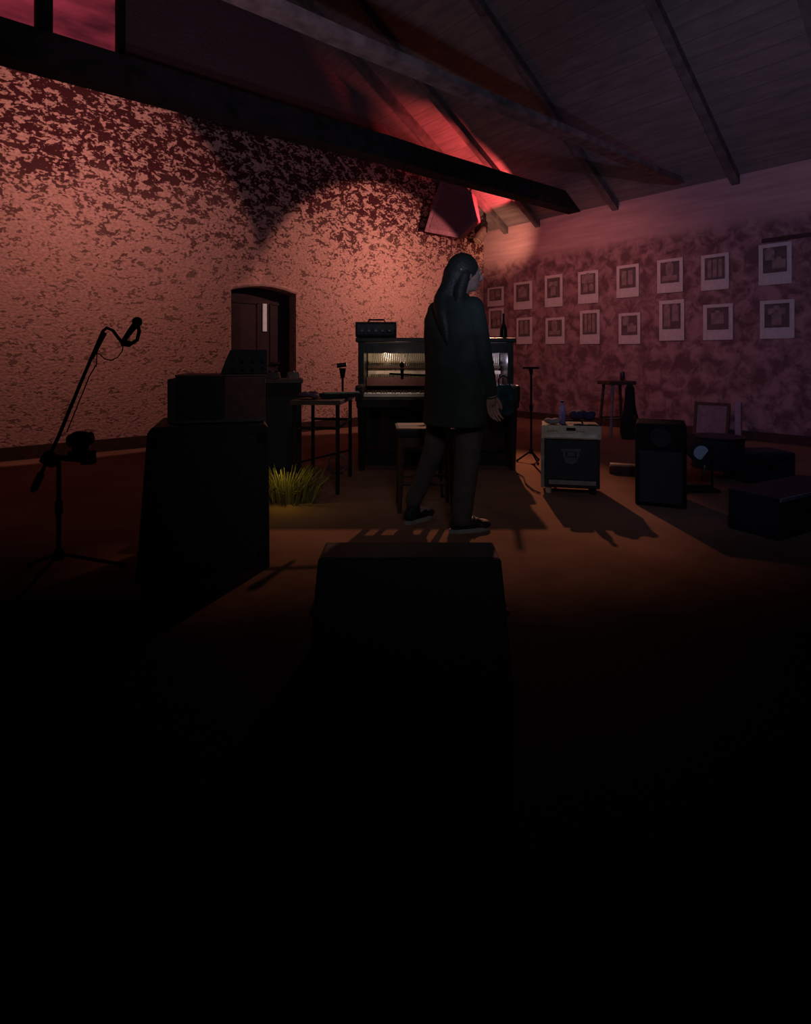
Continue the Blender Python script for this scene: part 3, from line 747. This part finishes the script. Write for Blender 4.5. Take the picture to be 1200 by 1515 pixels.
# snare like drum behind, dark
t = here(1062, 5.0, 'floor_drum', 'low dark round drum on the floor behind the par light', 'drum')
zt = ZZ(645, 5.0)
MB().cyl((0, 0, .09), .21, zt-.09, 36).build('shell', mat('drum_shell', (.022, .024, .035), .4), t)
for z_ in (zt-.02, .09): MB().cyl((0, 0, z_), .218, .022, 36).build('hoop', STEEL, t)
MB().cyl((0, 0, zt-.002), .205, .005, 36).build('drum_head', mat('drum_head', (.03, .03, .04), .6), t)
for k_ in range(3):
    a = k_*2*PI/3-.5
    MB().tube([(.19*math.cos(a), .19*math.sin(a), .16), (.25*math.cos(a), .25*math.sin(a), 0)], .010, 8).build('leg', STEEL, t)
# keyboard case lying low
t = here(1122, 4.9, 'flat_case', 'long flat dark blue case lying on the floor right of the low drum', 'case', rz=.08)
MB().box((0, 0, .13), (.46, .30, .26), bev=.02).build('case_shell', mat('navy_vinyl', (.018, .02, .035), .6), t)
MB().box((0, -.152, .20), (.44, .008, .02)).build('seam_trim', STEEL, t)
MB().tube([(-.06, -.15, .15), (-.05, -.18, .15), (.05, -.18, .15), (.06, -.15, .15)], .009, 8).build('handle', STEEL, t)
# leaning board and post against the right wall
a = on_right(1058, 618)
bl = thing('leaning_board', 'grey framed board leaning against the right wall behind the low drum', 'board', (-.115, a.y, .36), -PI/2)
bl.location = (-.12, a.y, .12)
bl.location.z = .0
MB().box((0, -.0, .24), (.42, .02, .46), rot=RX(-.18)).build('panel', mat('grey_panel', (.18, .14, .17), .7), bl)
mb = MB()
for z_ in (.02, .455): mb.box((0, (z_-.24)*.18-.012, z_), (.44, .02, .035), rot=RX(-.18))
for x_ in (-.205, .205): mb.box((x_, -.012, .24), (.035, .02, .46), rot=RX(-.18))
mb.build('frame', DARKWOOD, bl)
a = on_right(1098, 618)
t = thing('pale_post', 'short pale upright post standing by the right wall beside the grey board', 'post', (-.13, a.y, 0), -PI/2)
MB().box((0, 0, .25), (.07, .05, .50), bev=.006).build('shaft', mat('lilac_post', (.26, .21, .27), .7), t)
MB().box((0, 0, .01), (.14, .12, .02), bev=.004).build('base', DARKWOOD, t)
# low flight case at the right edge
D = 3.24
t = here(1169, 3.58, 'flight_case', 'low dark flight case with a pale metal edge at the right edge of the photo', 'flight case', rz=.51)
zt = ZZ(738, D)
MB().box((0, 0, zt/2), (.85, .3, zt-.0), bev=.006).build('case_shell', mat('navy_laminate', (.012, .016, .03), .5), t)
AL = mat('aluminium_edge', (.26, .30, .36), .4, .4)
MB().box((0, -.153, zt-.012), (.84, .012, .020)).build('edge_strip', AL, t, label='pale metal edge strip')
MB().box((0, -.153, zt*.5), (.14, .01, .09)).build('latch', STEEL, t)

# ------------------------------------------------------------------ stage monitor wedge
D = 1.74
t = here(606, D+.2, 'stage_monitor', 'black wedge stage monitor on the floor in front of the standing person', 'stage monitor')
zt = ZZ(801, 2.10)
mb = MB()
prof = [(-.17, 0), (-.02, zt), (.16, zt), (.22, .16), (.22, 0)]
vs = []
for sx in (-1, 1):
    vs.append([mb.bm.verts.new((sx*((.318 if z_ > .1 else .335)), y_, z_)) for y_, z_ in prof])
mb.bm.faces.new(vs[0]); mb.bm.faces.new(vs[1][::-1])
for i in range(5): mb.bm.faces.new((vs[0][i], vs[0][(i+1) % 5], vs[1][(i+1) % 5], vs[1][i]))
mb.build('cabinet_shell', BLACK, t, bevel=.012)
a = math.atan2(.15, zt)
MB().box((0, -.102, zt/2), (.57, .012, zt*.86), rot=RX(-a), bev=.004).build('grille', GRILLE, t)
for sx in (-1, 1):
    MB().tube([(sx*.322, .02, .17), (sx*.345, .02, .17), (sx*.345, .12, .17), (sx*.322, .12, .17)], .010, 8).build('handle', RUBBER, t)

# ------------------------------------------------------------------ the standing person
def person():
    D = 3.45
    t = here(675, D, 'person', 'person standing seen from behind, long dark hair, long black jacket, dark trousers, head turned right', 'person')
    SKIN = mat('skin', (.34, .19, .16), .6, var=.08, bump=.02)
    HAIR = mat('dark_hair', (.022, .022, .022), .5, scale=60, bump=.4)
    JAC = mat('black_green_jacket', (.026, .036, .034), .8, scale=9, var=.35, bump=.3)
    TRO = mat('charcoal_trousers', (.07, .065, .062), .85, scale=12)
    SHOE = mat('dark_sneaker', (.014, .013, .014), .6)
    SOLE = mat('pale_sole', (.26, .24, .23), .7)
    th = math.radians(35)
    Fd = Vector((math.cos(th), math.sin(th), 0)); R = Vector((math.sin(th), -math.cos(th), 0))
    V = lambda x, y, z: Vector((x, y, z))
    hipR = V(.035, 0, .90)+R*.085; hipL = V(-.005, 0, .90)-R*.085
    kneeR = V(.065, -.055, .49); ankR = V(.030, -.03, .09)
    kneeL = V(-.135, .10, .49); ankL = V(-.265, .17, .11)
    shR = V(-.01, 0, 1.385)+R*.165; shL = V(-.01, 0, 1.385)-R*.165
    elR = shR+V(.055, -.02, -.285); wrR = elR+V(.055, .035, -.245)
    elL = shL+V(-.02, .05, -.285); wrL = elL+V(.10, .08, -.21)
    hc = V(.058, .0, 1.595); yw = math.radians(14)
    hf = V(math.cos(yw), math.sin(yw), 0); hs = V(-math.sin(yw), math.cos(yw), 0)
    RH = RZ(yw)
    mb = MB()
    mb.loft([(0.0, 0, .80, .10, .08), (.01, 0, .88, .155, .105), (.005, 0, .98, .15, .10), (0, 0, 1.10, .135, .095), (0, 0, 1.25, .155, .11), (0, 0, 1.36, .165, .105), (0, 0, 1.43, .10, .08), (.01, 0, 1.46, .06, .06)], yaw=th-PI/2)
    mb.limb([V(.0, 0, 1.40), V(.02, 0, 1.46), hc+V(-.02, 0, -.07)], [.065, .054, .052])
    # head
    mb.sph(hc, (.093, .075, .108), RH); mb.sph(hc+hf*.022+V(0, 0, -.055), (.062, .055, .060), RH)
    mb.sph(hc+hf*.060+V(0, 0, -.088), (.022, .026, .020), RH)
    mb.limb([hc+hf*.088+V(0, 0, .012), hc+hf*.108+V(0, 0, -.022), hc+hf*.092+V(0, 0, -.032)], [.009, .013, .012], 10)
    mb.sph(hc+hf*.082+V(0, 0, -.055), (.014, .024, .007), RH); mb.sph(hc+hf*.080+V(0, 0, -.066), (.014, .022, .007), RH)
    mb.sph(hc+hf*.078+V(0, 0, .026), (.018, .045, .010), RH)
    for s_ in (-1, 1): mb.sph(hc+hs*s_*.074+hf*-.005+V(0, 0, -.012), (.020, .010, .032), RH)
    # limbs
    for a, b_, c in ((hipR, kneeR, ankR), (hipL, kneeL, ankL)):
        mb.limb([a, (a+b_)/2+V(0, 0, .02), b_, b_*.55+c*.45+Fd*-.012, c], [.085, .070, .050, .048, .034])
    for a, b_, c in ((shR, elR, wrR), (shL, elL, wrL)):
        mb.limb([a, b_, c], [.052, .040, .027])
    # feet
    fR = V(1, .35, 0).normalized(); fL = V(-.45, -.75, 0).normalized()
    fL = V(.55, .60, 0).normalized()
    mb.limb([ankR, ankR+V(0, 0, -.04)+fR*.04, V(ankR.x, ankR.y, .04)+fR*.14], [.034, .038, .028])
    mb.limb([ankL, ankL+V(0, 0, -.04)+fL*.04, V(ankL.x, ankL.y, .045)+fL*.14], [.034, .038, .028])
    # hands: palm, four fingers with bends, thumb
    def hand(w, d, fwd, side):
        d = d.normalized(); fwd = (fwd-d*fwd.dot(d)).normalized(); nrm = d.cross(fwd).normalized()*side
        pc = w+d*.05
        mb.limb([w-d*.01, w+d*.03, w+d*.05], [.026, .026, .026], 12)
        for k_ in range(4):
            u = (k_-1.5)*.0235
            base = w+d*.03-fwd*u*.8; kn = w+d*.088-fwd*u
            L_ = (.074, .082, .076, .060)[k_]
            p1 = kn+d*L_*.42+nrm*.006; p2 = p1+d*L_*.30+nrm*.014; p3 = p2+d*L_*.22+nrm*.020
            mb.limb([base, kn, p1, p2, p3], [.0115, .0098, .0088, .0080, .0070], 10)
        q = w+d*.02+fwd*.02
        mb.limb([q, q+d*.030+fwd*.022+nrm*.01, q+d*.058+fwd*.030+nrm*.018, q+d*.080+fwd*.028+nrm*.024], [.015, .013, .011, .009], 10)
    hand(wrR, wrR-elR+V(.0, 0, -.1), Fd, 1)
    hand(wrL, wrL-elL, Fd, -1)
    body = mb.build('body', SKIN, t, remesh=.0048)
    # eyes as small parts
    for s_ in (-1, 1):
        e = hc+hf*.078+hs*s_*.031+V(0, 0, .004)
        MB().sph(e, .0125, u=12, v=8).build('eye', mat('eye', (.25, .22, .2), .3), t, smooth=True)
    # hair
    mb = MB()
    mb.sph(hc+hf*-.020+V(0, 0, .022), (.103, .090, .108), RH)
    mb.sph(hc+hf*-.055+V(0, 0, -.03), (.065, .080, .090), RH)
    mb.limb([hc+hf*-.06+V(0, 0, -.01), V(-.035, -.02, 1.50), V(-.085, -.055, 1.42), V(-.090, -.12, 1.33), V(-.075, -.15, 1.24), V(-.065, -.16, 1.15)], [.085, .070, .060, .050, .036, .014])
    mb.limb([hc+hf*-.03+hs*-.065+V(0, 0, -.02), V(.015, -.085, 1.47), V(.0, -.13, 1.38)], [.035, .04, .022])
    mb.build('hair', HAIR, t, remesh=.008)
    MB().limb([hc+hf*-.085+hs*-.055+V(0, 0, .02), hc+hf*-.055+hs*-.075+V(0, 0, .014)], [.009, .009], 10).build('hair_clip', mat('clip_pale', (.4, .42, .42), .3, .5), t, smooth=True)
    # jacket
    mb = MB()
    mb.loft([(-.012, 0, .655, .205, .150), (-.012, 0, .66, .235, .170), (-.012, 0, .80, .228, .165), (-.015, 0, 1.0, .212, .155), (-.018, 0, 1.2, .222, .160), (-.02, 0, 1.32, .220, .150), (-.02, 0, 1.385, .190, .125), (-.01, 0, 1.44, .115, .095), (.0, 0, 1.475, .070, .072)], yaw=th-PI/2)
    for a, b_, c in ((shR, elR, wrR), (shL, elL, wrL)):
        d = (c-b_).normalized()
        mb.limb([a+V(0, 0, -.015), (a+b_)/2, b_, (b_+c)/2, c-d*.01], [.072, .066, .060, .052, .045])
    mb.sph(V(-.045, -.035, 1.40), (.09, .075, .05), RZ(th))     # fallen hood
    jacket = mb.build('jacket', JAC, t, remesh=.010)
    d = (wrR-elR).normalized()
    MB().tube([wrR-d*.012, wrR+d*.018], [.040, .038], 20).build('cuff', mat('pale_cuff', (.38, .36, .37), .8), t, smooth=True, label='pale sleeve cuff')
    # trousers
    mb = MB()
    mb.loft([(0.015, 0, .78, .10, .09), (.015, 0, .84, .168, .12), (.012, 0, .95, .165, .115), (.01, 0, 1.03, .15, .10)], yaw=th-PI/2)
    mb.limb([hipR, (hipR+kneeR)/2, kneeR, kneeR*.5+ankR*.5, ankR+V(0, 0, .0)], [.100, .092, .080, .072, .064])
    mb.limb([hipL, (hipL+kneeL)/2, kneeL, kneeL*.5+ankL*.5, ankL+V(0, 0, .03)], [.095, .085, .068, .060, .054])
    mb.build('trousers', TRO, t, remesh=.010)
    # shoes
    for ank, f in ((ankR, fR), (ankL, fL)):
        g = V(ank.x, ank.y, 0); s_ = V(-f.y, f.x, 0); yaw = math.atan2(f.y, f.x)
        mb = MB(); mb.sph(g-f*.03+V(0, 0, .055), (.050, .040, .050), RZ(yaw)); mb.sph(g+f*.06+V(0, 0, .045), (.085, .043, .042), RZ(yaw)); mb.sph(g+f*.14+V(0, 0, .035), (.060, .046, .030), RZ(yaw))
        mb.limb([g+V(0, 0, .11), g+V(0, 0, .06)], [.046, .048])
        sh = mb.build('shoe', SHOE, t, remesh=.007)
        mb = MB(); seg = 24; rr = []
        for z_ in (0.0, .024):
            rg = []
            for k_ in range(seg):
                a_ = k_*2*PI/seg; x_ = .138*math.cos(a_)+.055; y_ = (.047 if math.cos(a_) > 0 else .040)*math.sin(a_)
                p = g+f*x_+s_*y_; rg.append(mb.bm.verts.new((p.x, p.y, z_)))
            rr.append(rg)
        for k_ in range(seg): mb.bm.faces.new((rr[0][k_], rr[0][(k_+1) % seg], rr[1][(k_+1) % seg], rr[1][k_]))
        mb.bm.faces.new(rr[0][::-1]); mb.bm.faces.new(rr[1])
        mb.build('sole', SOLE, sh)
        MB().tube([g+f*.085+s_*.03+V(0, 0, .076), g+f*.085+V(0, 0, .088), g+f*.085-s_*.03+V(0, 0, .076)], .006, 8).tube([g+f*.06+s_*.03+V(0, 0, .082), g+f*.06+V(0, 0, .092), g+f*.06-s_*.03+V(0, 0, .082)], .006, 8).build('laces', SOLE, sh)
person()

# ------------------------------------------------------------------ lights
def spot(name, loc, target, power, col, angle, blend=.3, radius=.03):
    l = bpy.data.lights.new(name, 'SPOT'); l.energy = power; l.color = col; l.spot_size = math.radians(angle); l.spot_blend = blend; l.shadow_soft_size = radius
    o = bpy.data.objects.new(name, l); COL.objects.link(o); o.location = loc
    d = Vector(target)-Vector(loc); o.rotation_euler = d.to_track_quat('-Z', 'Y').to_euler(); return o
def point(name, loc, power, col, radius=.03):
    l = bpy.data.lights.new(name, 'POINT'); l.energy = power; l.color = col; l.shadow_soft_size = radius
    o = bpy.data.objects.new(name, l); COL.objects.link(o); o.location = loc; return o
WARM = (1, .46, .30)
spot('wall_wash_left', (-7.0, -1.75, 3.25), (-7.0, 0, 2.75), 82, (1, .46, .40), 105, .08)
spot('wall_wash_middle', (-2.45, -1.75, 2.8), (-2.45, 0, 2.2), 118, (1, .46, .37), 106, .12)
spot('corner_red_uplight', (-.9, -1.35, 3.2), (-1.05, -.75, 4.1), 230, (1, .11, .11), 82, .3)
spot('corner_warm', (-1.1, -1.2, 2.9), (0, -.45, 3.35), 75, (1, .46, .30), 78, 1.0)
spot('ceiling_red', (-2.3, -1.25, 3.75), (-1.95, -.7, 4.6), 60, (1, .10, .10), 78, .6)
spot('corner_key', W(735, 8.8, 3.25), W(690, 4.7, 0), 600, (1, .42, .24), 39, .8)
spot('right_wall_wash', (-2.2, -2.4, 3.1), (0, -2.2, 1.9), 66, (1, .34, .30), 112, .9)
spot('violet_fill', W(1050, 2.0, 2.6), on_right(1120, 360), 165, (.60, .46, .88), 80, 1.0)
spot('ceiling_fill', W(850, 1.5, 1.2), W(850, 4.0, 5.5), 112, (.38, .50, .78), 140, 1.0)
spot('gable_fill', W(200, 1.5, 1.8), (-4.8, -.6, 5.0), 85, (.66, .44, .56), 70, 1.0)
spot('blue_side_fill', W(1250, .6, 2.8), W(1110, 4.3, .3), 34, (.35, .5, 1), 44, 1.0)
spot('front_fill', W(300, -1.5, 3.4), W(650, 4.4, .75), 110, (.70, .67, .74), 42, 1.0, .4)
point('yellow_floor', W(420, 3.98, .26), .6, (1, .75, .10))
point('piano_lamp', W(570, 5.62, 1.10), 2.2, (1, .74, .50))
point('key_fill', W(590, 5.2, 1.02), .8, (1, .78, .66))  # added light without a fixture, brightens the piano keys
point('piano_lamp_cool', W(735, 5.70, 1.05), 1.6, (.85, .75, 1))
w = bpy.data.worlds.new('dark'); scene.world = w; w.use_nodes = True
w.node_tree.nodes['Background'].inputs[0].default_value = (.5, .4, .7, 1); w.node_tree.nodes['Background'].inputs[1].default_value = 0.0

# ------------------------------------------------------------------ camera
cam = bpy.data.cameras.new('camera'); co = bpy.data.objects.new('camera', cam); COL.objects.link(co)
co.location = CAM; co.rotation_euler = (PI/2, 0, YAW)
cam.sensor_fit = 'HORIZONTAL'; cam.sensor_width = 36; cam.lens = 36*F_PX/1200
cam.shift_y = -(757.5-HZ)/1200
cam.clip_start = .05
scene.camera = co
scene.view_settings.view_transform = 'Standard'
scene.view_settings.look = 'None'
scene.view_settings.exposure = 0; scene.view_settings.gamma = 1
